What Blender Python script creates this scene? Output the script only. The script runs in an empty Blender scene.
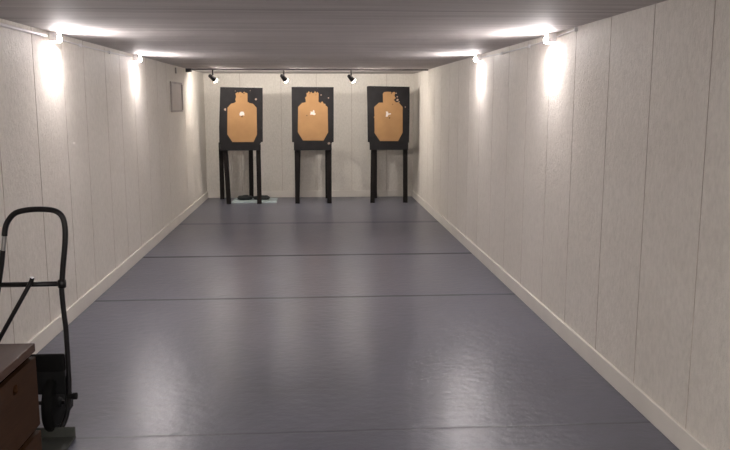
import bpy, bmesh, math, random
from mathutils import Vector, Matrix
R = math.radians
random.seed(7)
SC = bpy.context.scene
COL = SC.collection

# ---------------------------------------------------------------- camera, world, exposure
cam_d = bpy.data.cameras.new('camera'); cam = bpy.data.objects.new('camera', cam_d); COL.objects.link(cam)
cam_d.sensor_fit = 'HORIZONTAL'; cam_d.sensor_width = 36.0; cam_d.lens = 36.0 * 765 / 730
cam_d.clip_start = 0.05
cam.location = (0, 0, 1.64)
cam.rotation_euler = (R(90 - 9.06), 0, R(-3.84))
SC.camera = cam
w = bpy.data.worlds.new('world'); SC.world = w; w.use_nodes = True
w.node_tree.nodes['Background'].inputs[0].default_value = (0.9, 0.9, 1, 1)
w.node_tree.nodes['Background'].inputs[1].default_value = 0.0
SC.view_settings.view_transform = 'Standard'
SC.view_settings.look = 'None'
SC.view_settings.gamma = 1
SC.view_settings.use_curve_mapping = False
SC.view_settings.exposure = 2.0
SC.cycles.use_denoising = True
SC.cycles.max_bounces = 10
SC.cycles.diffuse_bounces = 8
SC.cycles.sample_clamp_indirect = 8
FLOOD = 7.5            # watts of each wall lamp's light into the lane
WALL_LAMP = 480.0      # emission strength of the wall lamp bulbs
BEAM = 4.5             # watts of each wall lamp's downward beam
SPOT = 280.0          # emission strength of the spotlight bulbs

# added soft fill standing in for unseen lights behind the camera
ad = bpy.data.lights.new('rear_fill_light', 'AREA'); ad.shape = 'RECTANGLE'; ad.size = 1.2; ad.size_y = 0.3
ad.energy = 52; ad.color = (1.0, 0.95, 0.93)
ao = bpy.data.objects.new('rear_fill_light', ad); COL.objects.link(ao); ao.location = (0.1, -1.0, 2.06)

XL, XR, YB, YF, H = -1.86, 1.75, 13.45, -2.2, 2.14

# ---------------------------------------------------------------- helpers
def bm_obj(name, bm, mats, parent=None, smooth=False, loc=None):
    me = bpy.data.meshes.new(name)
    bmesh.ops.recalc_face_normals(bm, faces=bm.faces)
    bm.to_mesh(me); bm.free()
    for m in (mats if isinstance(mats, (list, tuple)) else [mats]): me.materials.append(m)
    if smooth:
        for p in me.polygons: p.use_smooth = True
    o = bpy.data.objects.new(name, me); COL.objects.link(o)
    if parent: o.parent = parent
    if loc: o.location = loc
    return o
def tag(o, label=None, cat=None, group=None, kind=None):
    if label: o['label'] = label
    if cat: o['category'] = cat
    if group: o['group'] = group
    if kind: o['kind'] = kind
    return o
def thing(name, label, cat, loc=(0, 0, 0), group=None, rz=0):
    o = bpy.data.objects.new(name, None); COL.objects.link(o); o.location = loc
    o.rotation_euler = (0, 0, rz); o.empty_display_size = 0.1
    return tag(o, label, cat, group)
def struct(name, bm, m):
    return tag(bm_obj(name, bm, m), kind='structure')
def box(bm, x0, x1, y0, y1, z0, z1, bev=0.0, seg=2, mi=0):
    t = bmesh.new()
    v = [t.verts.new(p) for p in ((x0,y0,z0),(x1,y0,z0),(x1,y1,z0),(x0,y1,z0),(x0,y0,z1),(x1,y0,z1),(x1,y1,z1),(x0,y1,z1))]
    for f in ((0,3,2,1),(4,5,6,7),(0,1,5,4),(1,2,6,5),(2,3,7,6),(3,0,4,7)): t.faces.new([v[i] for i in f])
    if bev: bmesh.ops.bevel(t, geom=list(t.edges), offset=bev, segments=seg, affect='EDGES', profile=0.5)
    merge(bm, t, mi)
def merge(bm, t, mi=0):
    mp = {}
    for v in t.verts: mp[v] = bm.verts.new(v.co)
    for f in t.faces:
        try: nf = bm.faces.new([mp[v] for v in f.verts]); nf.material_index = mi or f.material_index; nf.smooth = f.smooth
        except ValueError: pass
    t.free()
def bar(bm, p0, p1, w, d, bev=0.004):
    """square bar between two points; w along x, d along y"""
    t = bmesh.new(); p0 = Vector(p0); p1 = Vector(p1); vs = []
    for p in (p0, p1):
        for sx, sy in ((-1,-1),(1,-1),(1,1),(-1,1)): vs.append(t.verts.new(p + Vector((sx*w/2, sy*d/2, 0))))
    t.faces.new(vs[:4][::-1]); t.faces.new(vs[4:])
    for i in range(4): t.faces.new((vs[i], vs[(i+1)%4], vs[4+(i+1)%4], vs[4+i]))
    bmesh.ops.recalc_face_normals(t, faces=t.faces)
    bmesh.ops.bevel(t, geom=list(t.edges), offset=bev, segments=2, affect='EDGES', profile=0.5)
    merge(bm, t)
def tube(bm, pts, r, n=12, mi=0, cap=True):
    pts = [Vector(p) for p in pts]; rr = r if isinstance(r, (list, tuple)) else [r]*len(pts)
    rings = []; up = None
    for i, p in enumerate(pts):
        d = ((pts[min(i+1, len(pts)-1)] - pts[max(i-1, 0)])).normalized()
        if up is None:
            up = Vector((0,0,1)) if abs(d.z) < .9 else Vector((1,0,0))
        up = (up - d*up.dot(d)).normalized(); s = d.cross(up)
        rings.append([bm.verts.new(p + (up*math.cos(a) + s*math.sin(a))*rr[i]) for a in [2*math.pi*k/n for k in range(n)]])
    for a, b in zip(rings, rings[1:]):
        for k in range(n):
            f = bm.faces.new((a[k], a[(k+1)%n], b[(k+1)%n], b[k])); f.smooth = True; f.material_index = mi
    if cap:
        for q in (rings[0][::-1], rings[-1]):
            f = bm.faces.new(q); f.material_index = mi
def spline(pts, k=6):
    pts = [Vector(p) for p in pts]; out = []
    for i in range(len(pts)-1):
        a = pts[max(i-1,0)]; b = pts[i]; c = pts[i+1]; d = pts[min(i+2, len(pts)-1)]
        for j in range(k):
            t = j/k
            out.append(0.5*((2*b) + (c-a)*t + (2*a-5*b+4*c-d)*t*t + (3*b-a-3*c+d)*t**3))
    out.append(pts[-1]); return out
def lathe(bm, prof, axis_p, axis_d, n=24, mi=0, smooth=True):
    """profile [(radius, along)] revolved about an axis"""
    d = Vector(axis_d).normalized(); p = Vector(axis_p)
    u = d.orthogonal().normalized(); s = d.cross(u); rings = []
    for r, h in prof:
        c = p + d*h
        rings.append([bm.verts.new(c + (u*math.cos(a)+s*math.sin(a))*max(r, 1e-4)) for a in [2*math.pi*k/n for k in range(n)]])
    for a, b in zip(rings, rings[1:]):
        for k in range(n):
            f = bm.faces.new((a[k], a[(k+1)%n], b[(k+1)%n], b[k])); f.material_index = mi; f.smooth = smooth
    for q in (rings[0][::-1], rings[-1]):
        f = bm.faces.new(q); f.material_index = mi
def prism_y(bm, outline, y0, y1, bev=0.0, mi=0):
    """closed (x, z) outline given thickness along y"""
    t = bmesh.new()
    a = [t.verts.new((x, y0, z)) for x, z in outline]; b = [t.verts.new((x, y1, z)) for x, z in outline]
    t.faces.new(a); t.faces.new(b[::-1]); n = len(a)
    for i in range(n): t.faces.new((a[i], b[i], b[(i+1)%n], a[(i+1)%n]))
    bmesh.ops.recalc_face_normals(t, faces=t.faces)
    merge(bm, t, mi)

# ---------------------------------------------------------------- materials
def mat(name):
    m = bpy.data.materials.new(name); m.use_nodes = True; nt = m.node_tree
    return m, nt, nt.nodes['Principled BSDF']
def N(nt, t, **kw):
    n = nt.nodes.new(t)
    for k, v in kw.items():
        if k.startswith('i_'): n.inputs[k[2:].replace('_', ' ')].default_value = v
        else: setattr(n, k, v)
    return n
def ramp(nt, src, stops):
    r = nt.nodes.new('ShaderNodeValToRGB'); e = r.color_ramp.elements
    while len(e) < len(stops): e.new(0.5)
    for el, (p, c) in zip(e, stops):
        el.position = p; el.color = c if len(c) == 4 else (*c, 1)
    nt.links.new(src, r.inputs[0]); return r.outputs[0]
def noise(nt, scale, detail=4, rough=.5, mapscale=None, dist=0.0):
    tc = nt.nodes.new('ShaderNodeNewGeometry')
    n = nt.nodes.new('ShaderNodeTexNoise'); n.inputs['Scale'].default_value = scale
    n.inputs['Detail'].default_value = detail; n.inputs['Roughness'].default_value = rough
    n.inputs['Distortion'].default_value = dist
    if mapscale:
        mp = nt.nodes.new('ShaderNodeMapping'); mp.inputs['Scale'].default_value = mapscale
        nt.links.new(tc.outputs['Position'], mp.inputs[0]); nt.links.new(mp.outputs[0], n.inputs['Vector'])
    else: nt.links.new(tc.outputs['Position'], n.inputs['Vector'])
    return n.outputs['Fac']
def bump(nt, b, h, strength, dist, prev=None):
    n = nt.nodes.new('ShaderNodeBump'); n.inputs['Strength'].default_value = strength; n.inputs['Distance'].default_value = dist
    nt.links.new(h, n.inputs['Height'])
    if prev: nt.links.new(prev, n.inputs['Normal'])
    nt.links.new(n.outputs[0], b.inputs['Normal']); return n.outputs[0]
def mixc(nt, fac, a, b, mode='MIX'):
    m = nt.nodes.new('ShaderNodeMix'); m.data_type = 'RGBA'; m.blend_type = mode
    for inp, v in ((m.inputs[0], fac), (m.inputs[6], a), (m.inputs[7], b)):
        if isinstance(v, (int, float, tuple)): inp.default_value = v if isinstance(v, (int, float)) else ((*v, 1) if len(v) == 3 else v)
        else: nt.links.new(v, inp)
    return m.outputs[2]
def math_n(nt, op, a, b=None, c=None):
    m = nt.nodes.new('ShaderNodeMath'); m.operation = op
    for i, v in enumerate((a, b, c)):
        if v is None: continue
        if isinstance(v, (int, float)): m.inputs[i].default_value = v
        else: nt.links.new(v, m.inputs[i])
    return m.outputs[0]
def simple(name, col, rough=.5, metal=0, var=0.12, scale=8, bmp=0.0, bscale=60, spec=0.5):
    m, nt, b = mat(name)
    c0 = tuple(max(0, c*(1-var)) for c in col); c1 = tuple(min(1, c*(1+var)) for c in col)
    nt.links.new(ramp(nt, noise(nt, scale), [(.35, c0), (.65, c1)]), b.inputs['Base Color'])
    b.inputs['Roughness'].default_value = rough; b.inputs['Metallic'].default_value = metal
    b.inputs['Specular IOR Level'].default_value = spec
    if bmp: bump(nt, b, noise(nt, bscale, 6), bmp, .002)
    return m
def emit(name, col, s):
    m, nt, b = mat(name); b.inputs['Base Color'].default_value = (*col, 1)
    b.inputs['Emission Color'].default_value = (*col, 1); b.inputs['Emission Strength'].default_value = s
    return m

# textured cream wall panelling
m_wall, nt, b = mat('cream_textured_wall_paint')
big = ramp(nt, noise(nt, 1.6, 3), [(.3, (.70, .662, .60)), (.7, (.75, .712, .655))])
fine = ramp(nt, noise(nt, 38, 5, .65, (1, 1, .6)), [(.3, (.86, .86, .85)), (.62, (1, 1, 1))])
nt.links.new(mixc(nt, 1.0, big, fine, 'MULTIPLY'), b.inputs['Base Color'])
b.inputs['Roughness'].default_value = .62
p = bump(nt, b, noise(nt, 75, 6, .6, (1, 1, .5)), 1.0, .008)
m_groove = simple('panel_joint_brown', (.45, .39, .34), .9)  # brownish colour for the joint floors
m_trim = simple('cream_trim_paint', (.70, .665, .61), .5, var=.04, scale=3)
# ceiling: grey boarded concrete with streaks running across the lane
m_ceil, nt, b = mat('grey_boarded_ceiling')
s1 = noise(nt, 1.0, 6, .6, (.5, 9, 1), .25); s2 = noise(nt, 1.0, 4, .6, (2.2, 38, 1))
c = ramp(nt, s1, [(.3, (.40, .37, .36)), (.5, (.51, .475, .465)), (.72, (.60, .56, .545))])
c2 = ramp(nt, s2, [(.3, (.86, .86, .86)), (.7, (1, 1, 1))])
geo = nt.nodes.new('ShaderNodeNewGeometry'); sx = nt.nodes.new('ShaderNodeSeparateXYZ'); nt.links.new(geo.outputs['Position'], sx.inputs[0])
# board joints every 1.22 m, thin dirty lines
fr = math_n(nt, 'MODULO', math_n(nt, 'ADD', sx.outputs['Y'], 10 - 4.55 + 1.22*5), 1.22)
ln = math_n(nt, 'LESS_THAN', fr, .02)
c3 = mixc(nt, math_n(nt, 'MULTIPLY', ln, .55), mixc(nt, 1.0, c, c2, 'MULTIPLY'), (.16, .14, .14))
nt.links.new(c3, b.inputs['Base Color']); b.inputs['Roughness'].default_value = .75
bump(nt, b, s2, .6, .006)
# floor: blue-grey gloss paint
m_floor, nt, b = mat('blue_grey_gloss_floor_paint')
geo = nt.nodes.new('ShaderNodeNewGeometry'); sx = nt.nodes.new('ShaderNodeSeparateXYZ'); nt.links.new(geo.outputs['Position'], sx.inputs[0])
base = ramp(nt, noise(nt, 1.3, 6, .6), [(.3, (.100, .104, .136)), (.7, (.124, .128, .162))])
grime = ramp(nt, noise(nt, 2.2, 5, .6), [(.35, (1, 1, 1)), (.8, (.84, .83, .82))])
colr = mixc(nt, 1.0, base, grime, 'MULTIPLY')
wob = math_n(nt, 'MULTIPLY', math_n(nt, 'SUBTRACT', noise(nt, 2.5, 3), .5), .03)
yw = math_n(nt, 'ADD', sx.outputs['Y'], wob)
hs = None; seam = None
for y, wd, a in ((3.66, .014, .3), (6.37, .030, .55), (8.21, .044, .72), (10.5, .09, .25)):
    d = math_n(nt, 'ABSOLUTE', math_n(nt, 'SUBTRACT', yw, y))
    k = math_n(nt, 'SUBTRACT', 1.7, math_n(nt, 'MULTIPLY', math_n(nt, 'DIVIDE', d, wd), 1.7))
    k = math_n(nt, 'MULTIPLY', math_n(nt, 'MINIMUM', math_n(nt, 'MAXIMUM', k, 0), 1), a)
    seam = k if seam is None else math_n(nt, 'MAXIMUM', seam, k)
brk = ramp(nt, noise(nt, 3.0, 4), [(.25, (.35, .35, .35)), (.6, (1, 1, 1))])
nt.links.new(mixc(nt, math_n(nt, 'MULTIPLY', seam, brk), colr, (.010, .009, .011)), b.inputs['Base Color'])
rg = math_n(nt, 'ADD', .28, math_n(nt, 'MULTIPLY', noise(nt, 14, 6, .7), .055))
nt.links.new(math_n(nt, 'ADD', rg, math_n(nt, 'MULTIPLY', seam, .35)), b.inputs['Roughness'])
nt.links.new(math_n(nt, 'SUBTRACT', .42, math_n(nt, 'MULTIPLY', math_n(nt, 'MULTIPLY', seam, brk), .34)), b.inputs['Specular IOR Level'])
p = bump(nt, b, noise(nt, 14, 3, .5, (1, 1.3, 1)), .75, .004)
p = bump(nt, b, noise(nt, 60, 3, .6), .4, .0012, p)
p = bump(nt, b, math_n(nt, 'SUBTRACT', 1, seam), .6, .004, p)
m_black = simple('matt_black_paint_on_board', (.0105, .0095, .0105), .8, spec=.25, var=.2, bmp=.3)
m_leg = simple('black_stained_timber', (.006, .0038, .0035), .7, spec=.25, var=.3, bmp=.4, bscale=30)
m_card = simple('buff_cardboard', (.27, .148, .06), .85, var=.06, scale=6)
m_paster = simple('white_paper_patch', (.50, .47, .45), .8, var=.03)
m_chip = simple('bare_splintered_wood', (.26, .19, .15), .9, var=.2)
m_tube = simple('black_enamel_tube', (.004, .003, .0035), .35, spec=.35, var=.2)
m_steel = simple('dull_steel', (.35, .34, .34), .4, 1.0)
m_rubber = simple('black_tyre_rubber', (.004, .004, .004), .8, spec=.2, var=.2)
m_hub = simple('dark_grey_wheel_plastic', (.007, .0075, .008), .6, spec=.25)
m_plate = simple('dark_grey_steel_plate', (.05, .053, .047), .6, 0.0, spec=.3, bmp=.2)
m_can = simple('black_lamp_housing', (.012, .01, .012), .35)
m_white = simple('white_plastic', (.75, .74, .74), .45, var=.02)
m_rail = simple('grey_rail_paint', (.16, .145, .15), .6)
m_sheet = simple('pale_blue_grey_board', (.44, .52, .53), .6, var=.06)
m_bag = simple('black_rubberised_cloth', (.006, .008, .009), .6, bmp=.5, bscale=25)
m_panel = simple('grey_beige_access_panel_paint', (.47, .43, .40), .6, var=.04)
m_edge = simple('grey_brown_frame_paint', (.30, .27, .25), .6)
m_bulb = emit('wall_lamp_bulb', (1.0, .93, .93), WALL_LAMP)
m_spot = emit('spotlight_bulb', (1.0, .92, .84), SPOT)
# wood for the drawer cabinet
def wood(name, a, bb, rough):
    m, nt, b = mat(name)
    g = noise(nt, 1.0, 6, .6, (14, 3, 60), .8)
    nt.links.new(ramp(nt, g, [(.3, a), (.7, bb)]), b.inputs['Base Color'])
    b.inputs['Roughness'].default_value = rough
    b.inputs['Specular IOR Level'].default_value = .12
    bump(nt, b, g, .15, .002); return m
m_wood = wood('dark_brown_cabinet_wood', (.028, .0105, .0032), (.040, .016, .005), .6)
m_woodtop = wood('lit_brown_cabinet_top', (.060, .031, .021), (.085, .046, .032), .38)  # lighter than the fronts: light reflected by the top put into the colour
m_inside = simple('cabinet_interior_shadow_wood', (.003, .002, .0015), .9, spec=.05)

# ---------------------------------------------------------------- setting
bm = bmesh.new(); box(bm, XL-.15, XR+.15, YF-.1, YB+.15, -.12, 0); struct('floor', bm, m_floor)
bm = bmesh.new(); box(bm, XL-.15, XR+.15, YF-.1, YB+.15, H, H+.12); struct('ceiling', bm, m_ceil)
def grooved_wall(name, axis, face, back, a0, a1, grooves, gw=.008, gd=.003, z0=0, z1=H):
    """wall slab with narrow joints between its sheets; axis 'y' = side wall, 'x' = end wall"""
    bm = bmesh.new(); s = 1 if back > face else -1
    prof = [(a0, face, 0)]
    for g in sorted(grooves):
        prof += [(g-gw/2, face, 1), (g-gw/2+.001, face+s*gd, 1), (g+gw/2-.001, face+s*gd, 1), (g+gw/2, face, 0)]
    prof += [(a1, face, 0), (a1, back, 0), (a0, back, 0)]
    P = (lambda a, f, z: (f, a, z)) if axis == 'y' else (lambda a, f, z: (a, f, z))
    lo = [bm.verts.new(P(a, f, z0)) for a, f, _ in prof]; hi = [bm.verts.new(P(a, f, z1)) for a, f, _ in prof]
    n = len(prof)
    for i in range(n):
        f = bm.faces.new((lo[i], lo[(i+1) % n], hi[(i+1) % n], hi[i])); f.material_index = prof[i][2]
    bm.faces.new(lo); bm.faces.new(hi)
    return struct(name, bm, [m_wall, m_groove])
gR = [3.27, 3.86, 4.43, 5.02, 5.57, 6.16, 6.75, 7.33, 7.92, 8.5, 9.1, 9.7, 10.3, 10.9, 11.5, 12.1, 12.7] + [3.27-.585*k for k in range(1, 9)]
gL = [4.70, 5.35, 5.97, 6.50, 7.15, 7.68, 8.25, 8.86, 9.45, 10.05, 11.4, 12.0, 12.6] + [4.7-.61*k for k in range(1, 11)]
gR = [g*1.0174 for g in gR]
grooved_wall('wall_left', 'y', XL, XL-.14, YF, YB, gL)
grooved_wall('wall_right', 'y', XR, XR+.14, YF, YB, gR)
grooved_wall('wall_far', 'x', YB, YB+.14, XL-.14, XR+.14, [-1.25, -.55, .06, .67, 1.28], gw=.006)
grooved_wall('wall_rear', 'x', YF, YF-.1, XL-.14, XR+.14, [])
def skirting(name, x0, x1, y0, y1):
    bm = bmesh.new(); box(bm, x0, x1, y0, y1, 0, .115, .004); struct(name, bm, m_trim)
skirting('baseboard_left', XL, XL+.018, YF, YB)
skirting('baseboard_right', XR-.018, XR, YF, YB)
skirting('baseboard_far', XL+.018, XR-.018, YB-.018, YB)

# ---------------------------------------------------------------- wall lamps and cables
def wall_lamp(x, y, side, label):
    t = thing('wall_lamp', label, 'lamp', (x, y, 2.084), 'wall lamps under the ceiling')
    s = side                       # direction from the wall into the lane
    X = lambda a: s*a
    def bx(bm, a, b_, y0, y1, z0, z1, bev=0): box(bm, min(X(a), X(b_)), max(X(a), X(b_)), y0, y1, z0, z1, bev)
    bm = bmesh.new(); prof = [(-.042, .055), (.042, .055), (.042, -.016), (.036, -.016), (.036, .040), (-.036, .040), (-.036, -.016), (-.042, -.016)]  # side cheeks shaped to narrow the light pool on the wall
    a = [bm.verts.new((X(0), y_, z_)) for y_, z_ in prof]; b_ = [bm.verts.new((X(.062), y_, z_)) for y_, z_ in prof]
    bm.faces.new(a); bm.faces.new(b_)
    for k in range(8): bm.faces.new((a[k], b_[k], b_[(k+1) % 8], a[(k+1) % 8]))
    bm_obj('lamp_housing', bm, m_white, t)
    bm = bmesh.new(); bx(bm, .0, .004, -.0355, .0355, -.008, .0395); bm_obj('bulb_shield', bm, m_white, t)  # back plate added to shield the wall from the bulb
    bm = bmesh.new(); lathe(bm, [(.016, 0), (.016, .012), (.010, .016)], (s*.046, 0, .0395), (s*.3, 0, -1), 20); bm_obj('lamp_holder', bm, m_white, t)
    bm = bmesh.new(); lathe(bm, [(.009, .014), (.016, .020), (.020, .032), (.018, .044), (.010, .052), (.003, .054)], (s*.046, 0, .0395), (s*.3, 0, -1), 20)
    bm_obj('bulb', bm, m_bulb, t)
    for nm, e, loc, aim, cone, bl in (('downward_beam', BEAM, (s*.085, 0, -.01), (-s*.6, 0, -1), 96, 1.0), ('lane_beam', FLOOD, (s*.10, 0, -.045), (s*.9, 0, -.22), 172, .5)):
        ld = bpy.data.lights.new(nm, 'SPOT'); ld.energy = e; ld.color = (1, .94, .93); ld.spot_size = R(cone); ld.spot_blend = bl; ld.shadow_soft_size = .025
        lo = bpy.data.objects.new(nm, ld); COL.objects.link(lo); lo.parent = t; lo.location = loc
        lo.rotation_euler = Vector(aim).to_track_quat('-Z', 'Y').to_euler()
    return t
wall_lamp(XL+.002, 5.72, 1, 'small white wall lamp, the nearer one on the left wall, at the cable end')
wall_lamp(XL+.002, 8.30, 1, 'small white wall lamp, the farther one on the left wall, nearer the access panel')
wall_lamp(XR-.002, 5.57, -1, 'small white wall lamp, the nearer one on the right wall')
wall_lamp(XR-.002, 8.02, -1, 'small white wall lamp, the farther one on the right wall')
def cable(name, pts, r, m, label, cat, clips):
    t = thing(name, label, cat, pts[0])
    o = Vector(pts[0]); bm = bmesh.new(); tube(bm, [Vector(p)-o for p in spline(pts, 5)], r, 8); bm_obj('sheath', bm, m, t)
    for p in clips:
        q = Vector(p) - o; bm = bmesh.new(); box(bm, q.x-.012, q.x+.012, q.y-.01, q.y+.01, q.z-.014, q.z+.014, .003); bm_obj('clip', bm, m_white, t)
x = XL+.014
cable('power_cable', [(x, -2.0, 2.105), (x, 1, 2.10), (x, 3.2, 2.103), (x, 4.6, 2.10), (x, 5.59, 2.10)], .011, m_white,
      'thick white power cable along the top of the left wall in the foreground', 'cable', [(x, 1.2, 2.1), (x, 2.8, 2.1), (x, 4.4, 2.1)])
x = XL+.008
cable('power_cable', [(x, 5.69, 2.105), (x, 6.4, 2.096), (x, 7.3, 2.098), (x, 8.15, 2.105)], .006, m_white,
      'thin cable linking the two lamps on the left wall', 'cable', [(x, 6.4, 2.096), (x, 7.3, 2.098)])
x = XR-.008
cable('power_cable', [(x, 5.58, 2.105), (x, 6.2, 2.092), (x, 7.1, 2.092), (x, 7.95, 2.105)], .006, m_white,
      'thin cable linking the two lamps on the right wall', 'cable', [(x, 6.2, 2.092), (x, 7.1, 2.092)])
x = XR-.008
cable('power_cable', [(x, 5.49, 2.105), (x, 5.3, 2.115), (x, 5.1, 2.122)], .005, m_white,
      'short cable tail on the near side of the nearer right wall lamp', 'cable', [(x, 5.1, 2.122)])

# ---------------------------------------------------------------- access panel, bracket on the left wall
t = thing('access_panel', 'small framed grey access panel high on the left wall', 'panel', (XL, 10.73, 1.72))
bm = bmesh.new()
box(bm, .0, .022, -.45, .38, .175, .2, .003); box(bm, 0, .022, -.45, .38, -.2, -.175, .003)
box(bm, .0, .022, -.45, -.42, -.175, .175, .003); box(bm, 0, .03, .34, .38, -.175, .175, .003)
bm_obj('frame', bm, m_edge, t)
bm = bmesh.new(); box(bm, 0, .012, -.42, .34, -.175, .175, .002); bm_obj('door', bm, m_panel, t)
bm = bmesh.new(); box(bm, 0, .018, -.018, .018, -.04, .04, .004)
tag(bm_obj('junction_strip', bm, m_edge, None, loc=(XL, 10.72, 2.075)), 'short dark strip fixed to the left wall above the access panel', 'strip')
# rail added across the ceiling to cut off the spotlights at the unlit edge
t = thing('light_cutoff_rail', 'thin grey rail added across the ceiling to cut off the spotlight spill', 'rail', (0, 11.62, H))
bm = bmesh.new(); box(bm, XL+.02, XR-.02, -.012, .012, -.022, 0, .003); bm_obj('rail_bar', bm, m_rail, t)
bm = bmesh.new(); box(bm, XL+.001, XL+.085, -.04, .03, -.05, 0, .006); tag(bm_obj('end_box', bm, m_can, t), 'dark end box at the left wall')

# ---------------------------------------------------------------- spotlights
def spotlight(x, label, aim):
    t = thing('spotlight', label, 'spotlight', (x, 11.68, H), 'black spotlights aimed at the targets')
    bm = bmesh.new(); lathe(bm, [(.028, 0), (.028, .012), (.012, .02)], (0, 0, 0), (0, 0, -1), 20); bm_obj('ceiling_mount', bm, m_can, t)
    bm = bmesh.new(); tube(bm, [(0, 0, -.015), (0, 0, -.075), (0, 0, -.125)], .011, 12); bm_obj('stem', bm, m_can, t)
    d = Vector(aim).normalized(); c = Vector((0, 0, -.135)) - d*.04
    bm = bmesh.new()
    lathe(bm, [(.012, -.045), (.026, -.035), (.03, -.01), (.034, .05), (.037, .085), (.038, .09), (.033, .092), (.029, .06), (.02, .04)], c, d, 24)
    bm_obj('lamp_can', bm, m_can, t)
    bm = bmesh.new(); lathe(bm, [(.018, .05), (.031, .088), (.034, .098), (.030, .108), (.016, .116), (.002, .118)], c, d, 24)
    bm_obj('bulb', bm, m_spot, t)
    return t
spotlight(-1.48, 'black spotlight hanging at left, above the target by the left wall', (.52, .70, -.48))
spotlight(-.43, 'black spotlight hanging in the middle of the three', (.45, .72, -.52))
spotlight(.575, 'black spotlight hanging at right, between the middle and right targets', (.50, .70, -.48))

# ---------------------------------------------------------------- target stands
def blotch(r, n=9, seed=1):
    q = random.Random(seed); return [(r*(.65+.6*q.random())*math.cos(2*math.pi*k/n), r*(.65+.6*q.random())*math.sin(2*math.pi*k/n)) for k in range(n)]
def target_stand(label, ox, front, rear, board, apron, holes, yf=12.6, yr=13.25, topstrip=None):
    t = thing('target_stand', label, 'target stand', (ox, 12.6, 0), 'black timber target stands')
    yb = 12.56                                        # back of the board
    for (xb, xt) in front:
        bm = bmesh.new(); bar(bm, (xb-ox, yf-12.6, 0), (xt-ox, yf-12.6, .90), .072, .056); bm_obj('leg', bm, m_leg, t)
    for (xb, xt) in rear:
        bm = bmesh.new(); bar(bm, (xb-ox, yr-12.6, 0), (xt-ox, yr-12.6, .90), .072, .056); bm_obj('leg', bm, m_leg, t)
    bm = bmesh.new()                                  # box frame under the board: front, rear and side rails
    a0, a1 = apron; f0, f1 = front[0][1]-ox, front[1][1]-ox; r0, r1 = rear[0][1]-ox, rear[1][1]-ox
    for (p0, p1) in (((f0-.028, yf-12.6), (r0-.028, yr-12.6)), ((f1+.028, yf-12.6), (r1+.028, yr-12.6)), ((r0-.02, yr-12.6+.01), (r1+.02, yr-12.6+.01))):
        v = Vector((p1[0]-p0[0], p1[1]-p0[1], 0)).normalized(); s = Vector((-v.y, v.x, 0))*.012
        tt = bmesh.new(); vs = []
        for z in (.885, .975):
            for q in (Vector((*p0, z))-s, Vector((*p1, z))-s, Vector((*p1, z))+s, Vector((*p0, z))+s): vs.append(tt.verts.new(q))
        for f in ((0,3,2,1),(4,5,6,7),(0,1,5,4),(1,2,6,5),(2,3,7,6),(3,0,4,7)): tt.faces.new([vs[i] for i in f])
        merge(bm, tt)
    bm_obj('rail', bm, m_leg, t)
    bm = bmesh.new(); box(bm, a0-ox, a1-ox, -.0745, -.047, .88, 1.0, .003); bm_obj('apron', bm, m_black, t)
    for xx in (f0+.03, f1-.03):                       # uprights that carry the board
        bm = bmesh.new(); bar(bm, (xx, -.025, .90), (xx, -.025, 1.84), .05, .022, .003); bm_obj('upright', bm, m_leg, t)
    bm = bmesh.new(); prism_y(bm, [(px-ox, pz) for px, pz in board], -.075, -.047); bm_obj('backing_board', bm, m_black, t)
    bo = [o for o in t.children if o.name.startswith('backing_board')][0]
    for i, (hx, hz, r) in enumerate(holes):
        bm = bmesh.new(); prism_y(bm, [(hx-ox+u, hz+v) for u, v in blotch(r*.78, 9, i+int(hx*100))], -.0768, -.0745)
        tag(bm_obj('bullet_hole', bm, m_chip, bo), 'pale splintered bullet hole')
    if topstrip:
        bm = bmesh.new(); box(bm, topstrip[0]-ox, topstrip[1]-ox, -.072, -.050, topstrip[2]-.002, topstrip[2]+.012, .002)
        tag(bm_obj('paper_scrap', bm, m_paster, bo), 'pale scrap caught on the top edge')
    return t
def cardboard(label, ox, pts, patch, tears):
    o_y = 12.6
    t = thing('silhouette_target', label, 'target', (ox, o_y, 1.0), 'buff silhouette targets')
    bm = bmesh.new(); prism_y(bm, [(x-ox, z-1.0) for x, z in pts], -.0815, -.0775); bm_obj('cardboard_sheet', bm, m_card, t)
    px, pz, r, sh = patch; bm = bmesh.new()
    prism_y(bm, [(px-ox+u*r, pz-1.0+v*r) for u, v in sh], -.0832, -.0816)
    tag(bm_obj('torn_patch', bm, m_paster, t), 'white torn spot in the chest')
    for i, (hx, hz, r) in enumerate(tears):
        bm = bmesh.new(); prism_y(bm, [(hx-ox+u, hz-1.0+v) for u, v in blotch(r, 8, 40+i+int(hx*90))], -.0835, -.0817)
        bm_obj('bullet_hole', bm, m_black, t)
    return t
def ragged(x0, x1, z, amp, n, seed):
    q = random.Random(seed); return [(x0+(x1-x0)*k/n, z+(q.random()*2-1)*amp) for k in range(n+1)]
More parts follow.
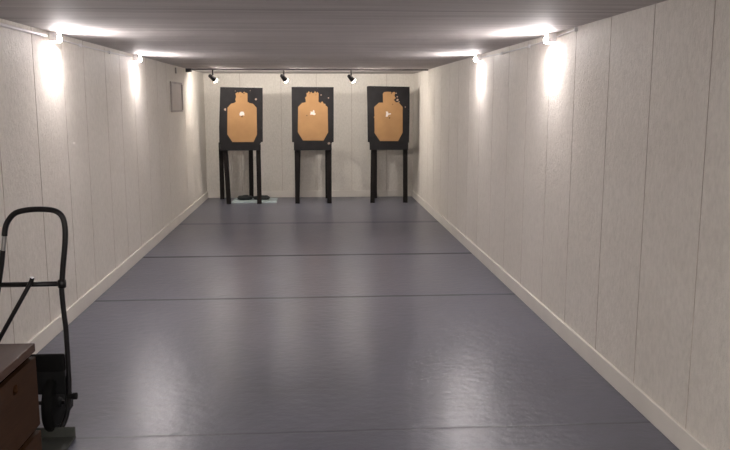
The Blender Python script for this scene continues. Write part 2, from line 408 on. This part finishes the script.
# target by the left wall
target_stand('black target stand by the left wall, with a pale sheet under its legs', -1.15,
    [(-1.396, -1.430), (-.898, -.897)], [(-1.577, -1.577), (-1.079, -1.070)],
    [(-1.475, 1.892), (-.803, 1.880), (-.815, 1.20), (-.818, 1.02), (-.845, 1.015), (-.86, .985), (-1.515, .985), (-1.512, 1.25)], (-1.50, -.872),
    [(-.912, 1.70, .022), (-1.405, 1.537, .024), (-1.235, 1.83, .008), (-1.0, 1.835, .009)], topstrip=(-1.05, -.92, 1.884))
cardboard('buff silhouette target on the stand by the left wall', -1.14,
    [(-1.232, 1.66)] + [(-1.240, 1.70), (-1.226, 1.74), (-1.235, 1.79)] + ragged(-1.215, -1.065, 1.812, .016, 9, 3) + [(-1.045, 1.79), (-1.048, 1.66), (-1.01, 1.638), (-.96, 1.628), (-.905, 1.565), (-.908, 1.14), (-.966, 1.018), (-1.304, 1.018), (-1.382, 1.14), (-1.368, 1.565), (-1.31, 1.63), (-1.262, 1.64)],
    (-1.142, 1.468, .04, [(-1, -.55), (-.8, .4), (-.3, .9), (.6, .85), (1, .2), (.95, -.7), (.3, -.5), (-.3, -.8)]), [(-1.19, 1.80, .008), (-1.10, 1.79, .009), (-1.15, 1.74, .005), (-1.14, 1.425, .012)])
# target in the middle
target_stand('black target stand standing in the middle of the three', -.005,
    [(-.273, -.273), (.256, .258)], [(-.285, -.255), (.236, .236)],
    [(-.341, 1.896), (.335, 1.893), (.333, 1.45), (.329, 1.012), (.302, 1.008), (.30, .99), (-.315, .99), (-.318, 1.012), (-.347, 1.014)], (-.318, .296),
    [(.132, 1.768, .017), (.250, 1.722, .014), (.252, .991, .026), (-.19, 1.62, .008), (.19, 1.62, .013)], topstrip=(-.26, -.16, 1.893))
cardboard('buff silhouette target on the middle stand', 0.0,
    [(-.116, 1.652), (-.118, 1.70), (-.128, 1.725), (-.10, 1.75), (-.103, 1.80)] + ragged(-.085, .075, 1.812, .02, 8, 8) + [(.092, 1.79), (.088, 1.662), (.12, 1.64), (.15, 1.668), (.17, 1.635), (.235, 1.575), (.240, 1.17), (.164, 1.037), (-.169, 1.039), (-.250, 1.176), (-.240, 1.577), (-.175, 1.642)],
    (-.003, 1.48, .048, [(-1, -.5), (-.7, .1), (-.9, .5), (-.1, .4), (.1, 1), (.5, .8), (.6, 0), (1, -.3), (.5, -.7), (-.2, -.5)]), [(.05, 1.77, .007), (-.05, 1.79, .007), (-.10, 1.44, .008)])
# target by the right wall
target_stand('black target stand closest to the right wall', 1.22,
    [(.971, .980), (1.520, 1.512)], [(1.062, 1.060), (1.600, 1.590)],
    [(.872, 1.905), (.90, 1.912), (1.566, 1.90), (1.570, 1.5), (1.565, 1.0), (1.535, .99), (.915, .99), (.912, 1.008), (.887, 1.01), (.88, 1.5)], (.918, 1.552),
    [(1.497, 1.577, .015), (1.372, 1.690, .026), (1.366, 1.74, .016), (1.348, 1.795, .014), (1.395, 1.66, .012)])
cardboard('buff silhouette target on the stand closest to the right wall', 1.22,
    [(1.134, 1.648), (1.130, 1.79)] + ragged(1.15, 1.315, 1.812, .012, 8, 5) + [(1.335, 1.80), (1.318, 1.76), (1.34, 1.72), (1.31, 1.69), (1.345, 1.65), (1.385, 1.655), (1.453, 1.576), (1.456, 1.16), (1.383, 1.025), (1.087, 1.026), (.996, 1.157), (.995, 1.40), (.98, 1.41), (.996, 1.43), (.990, 1.576), (1.065, 1.645)],
    (1.218, 1.462, .045, [(-.9, -.9), (-.7, .3), (-.9, .9), (-.1, .9), (.1, .2), (1, .3), (.9, -.1), (.1, -.2), (-.2, -.9)]), [(1.24, 1.40, .009), (1.27, 1.79, .008), (1.29, 1.62, .007)])

# ---------------------------------------------------------------- sheet and bundles under the left stand
bm = bmesh.new(); prism_y(bm, [(-1.365, 0), (-.63, 0), (-.62, .022), (-1.36, .024)], 12.70, 13.21)
tag(bm_obj('foam_sheet', bm, m_sheet), 'pale blue-grey flat sheet lying on the floor under the left target stand', 'sheet')
def bundle(cx, cy, lx, ly, h, rz, label, seed):
    bm = bmesh.new(); q = random.Random(seed)
    bmesh.ops.create_uvsphere(bm, u_segments=28, v_segments=14, radius=1)
    for v in bm.verts:
        c = v.co; e = lambda a: math.copysign(abs(a)**.62, a)
        v.co = Vector((e(c.x)*lx/2, e(c.y)*ly/2, (e(c.z)+1)*h/2*(1-.18*abs(c.x)) + .004*math.sin(c.x*9+seed)*(c.z > 0)))
    for f in bm.faces: f.smooth = True
    zmin = min(v.co.z for v in bm.verts)
    for v in bm.verts: v.co.z -= zmin
    o = bm_obj('sandbag', bm, m_bag, None, loc=(cx, cy, .0235)); o.rotation_euler = (0, 0, rz)
    tag(o, label, 'bag', 'flat black bags under the left stand')
bundle(-1.165, 12.98, .26, .20, .075, .06, 'flat black bag, the left one on the pale sheet', 1)
bundle(-.885, 12.98, .28, .19, .07, -.08, 'flat black bag, the right one on the pale sheet', 4)

# ---------------------------------------------------------------- drawer cabinet
cx0, cx1, cy0, cy1 = -1.62, -1.05, 2.42, 2.84
t = thing('drawer_cabinet', 'low dark brown wooden two-drawer cabinet in the left foreground', 'cabinet', (cx0, cy0, 0))
W, D = cx1-cx0, cy1-cy0
bm = bmesh.new(); box(bm, 0, W-.022, 0, .018, .0, .718, .002); box(bm, 0, W-.022, D-.018, D, .0, .718, .002)
box(bm, 0, .018, .018, D-.018, .0, .718, .002); box(bm, .018, W-.06, .018, D-.018, .04, .06); box(bm, .018, W-.04, .018, D-.018, .405, .42)
bm_obj('carcass', bm, m_wood, t)
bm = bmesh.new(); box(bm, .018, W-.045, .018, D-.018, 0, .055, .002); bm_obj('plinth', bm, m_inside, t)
bm = bmesh.new(); box(bm, -.01, W, -.008, D+.002, .718, .751, .004, 3); tag(bm_obj('cabinet_top', bm, m_woodtop, t), 'brown cabinet top with the light it catches painted in')
def front(z0, z1, name='drawer'):
    """drawer front facing the lane with an oval finger hole, and the drawer box behind"""
    y0, y1 = .004, D-.004; tt = bmesh.new(); hy, hz = (y0+y1)/2, z1-.052
    outer = [(y0, z0), (y1, z0), (y1, z1), (y0, z1)]; inner = []
    for k in range(20):
        a = 2*math.pi*k/20; ex = .55
        inner.append((hy+.021*math.copysign(abs(math.cos(a))**ex, math.cos(a)), hz+.017*math.copysign(abs(math.sin(a))**ex, math.sin(a))))
    vo = [tt.verts.new((W, y, z)) for y, z in outer]; vi = [tt.verts.new((W, y, z)) for y, z in inner]
    eds = [tt.edges.new((vo[i], vo[(i+1) % 4])) for i in range(4)] + [tt.edges.new((vi[i], vi[(i+1) % 20])) for i in range(20)]
    bmesh.ops.triangle_fill(tt, edges=eds, use_beauty=True)
    r = bmesh.ops.extrude_face_region(tt, geom=list(tt.faces))
    for v in [g for g in r['geom'] if isinstance(g, bmesh.types.BMVert)]: v.co.x -= .018
    bmesh.ops.recalc_face_normals(tt, faces=tt.faces)
    o = bm_obj(name, tt, m_wood, t)
    b2 = bmesh.new(); box(b2, .05, W-.019, .03, .04, z0+.02, z1-.04); box(b2, .05, W-.019, D-.04, D-.03, z0+.02, z1-.04)
    box(b2, .04, .05, .03, D-.03, z0+.02, z1-.04); box(b2, .05, W-.019, .04, D-.04, z0+.02, z0+.028)
    bm_obj('drawer_box', b2, m_inside, o)
    return o
front(.432, .700); front(.085, .408)

# ---------------------------------------------------------------- hand truck
Y0 = 3.70
t = thing('hand_truck', 'black tubular hand truck with a looped handle behind the drawer cabinet', 'hand truck', (-1.34, Y0, 0))
L = lambda x, z, y=0.0: (x+1.34, y, z)
def part(name, pts, r, m=m_tube, n=12, sp=True, label=None):
    bm = bmesh.new(); tube(bm, spline(pts, 6) if sp else pts, r, n); o = bm_obj(name, bm, m, t)
    if label: tag(o, label)
    return o
part('loop_handle', [L(-1.474, 1.015), L(-1.468, 1.05), L(-1.453, 1.085), L(-1.423, 1.119), L(-1.384, 1.134), L(-1.324, 1.141), L(-1.254, 1.138), L(-1.218, 1.125), L(-1.197, 1.098),
                    L(-1.190, 1.05), L(-1.193, .99), L(-1.199, .942), L(-1.211, .86), L(-1.221, .775)], .0135)
part('bare_tube_section', [L(-1.487, .935), L(-1.479, .985), L(-1.474, 1.02)], .010, m_steel, label='bare steel section below the handle loop')
part('side_tube', [L(-1.487, .945), L(-1.497, .88), L(-1.518, .775), L(-1.548, .62), L(-1.552, .40), L(-1.53, .24), L(-1.47, .12, -.01), L(-1.43, .045, -.03)], .0125)
part('side_tube', [L(-1.221, .790), L(-1.224, .74), L(-1.223, .696), L(-1.220, .62), L(-1.216, .545), L(-1.216, .392), L(-1.219, .238), L(-1.236, .11, -.01), L(-1.266, .04, -.03)], .0125)
part('crossbar', [L(-1.525, .775), L(-1.21, .777)], .0125, sp=False)
bm = bmesh.new(); lathe(bm, [(.013, -.022), (.019, -.018), (.020, 0), (.019, .018), (.013, .022)], L(-1.221, .777), (0, 0, 1), 16)
lathe(bm, [(.012, -.016), (.012, .016)], L(-1.221, .777), (1, 0, 0), 12); bm_obj('joint_collar', bm, m_tube, t)
part('folding_brace', [L(-1.350, .815, -.026), L(-1.362, .785, -.026), L(-1.44, .645, -.05), L(-1.538, .47, -.08), L(-1.56, .43, -.085)], .0105)
bm = bmesh.new(); box(bm, -.150, .110, -.012, .012, .335, .425, .01, 3); bm_obj('cross_plate', bm, m_rubber, t)
bm = bmesh.new(); box(bm, -.150, .100, .014, .034, .21, .34, .006); tag(bm_obj('lower_plate', bm, m_hub, t), 'dark grey plate below the cross plate')  # plate added to fill the dark area under the cross plate
part('axle', [L(-1.62, .150, .06), L(-1.262, .150, .06)], .010, sp=False)
bm = bmesh.new(); tube(bm, [L(-1.236, .205, -.005), L(-1.188, .207, -.005)], .013, 12); tube(bm, [L(-1.200, .207, -.005), L(-1.182, .2075, -.005)], .017, 12); bm_obj('foot_peg', bm, m_rubber, t)
# wheel brackets joining tubes and axle
for xx in (-1.487, -1.232):
    bm = bmesh.new()
    prism = [(-.02, .12), (.075, .125), (.08, .17), (.02, .30), (-.02, .32)]
    a = [bm.verts.new((xx+1.34-.004, y, z)) for y, z in prism]; b_ = [bm.verts.new((xx+1.34+.004, y, z)) for y, z in prism]
    bm.faces.new(a); bm.faces.new(b_[::-1])
    for i in range(5): bm.faces.new((a[i], b_[i], b_[(i+1) % 5], a[(i+1) % 5]))
    bm_obj('axle_bracket', bm, m_hub, t)
def wheel(x):
    bm = bmesh.new(); r = .15
    lathe(bm, [(.105, -.020), (.128, -.026), (.142, -.022), (.150, -.010), (.150, .010), (.142, .022), (.128, .026), (.105, .020)], L(x, r, .06), (1, 0, 0), 40)
    o = bm_obj('wheel', bm, m_rubber, t)
    bm = bmesh.new(); lathe(bm, [(.02, -.034), (.024, -.03), (.03, -.018), (.098, -.012), (.109, -.022), (.112, 0), (.109, .022), (.098, .012), (.03, .018), (.024, .03), (.02, .034)], L(x, r, .06), (1, 0, 0), 32)
    bm_obj('hub', bm, m_hub, o)
wheel(-1.31); wheel(-1.56)
bm = bmesh.new(); box(bm, -.175, .150, -.24, -.03, .0, .012, .004); box(bm, -.175, .150, -.042, -.03, .006, .06, .004)
tag(bm_obj('toe_plate', bm, m_plate, t), 'grey steel toe plate at the floor')
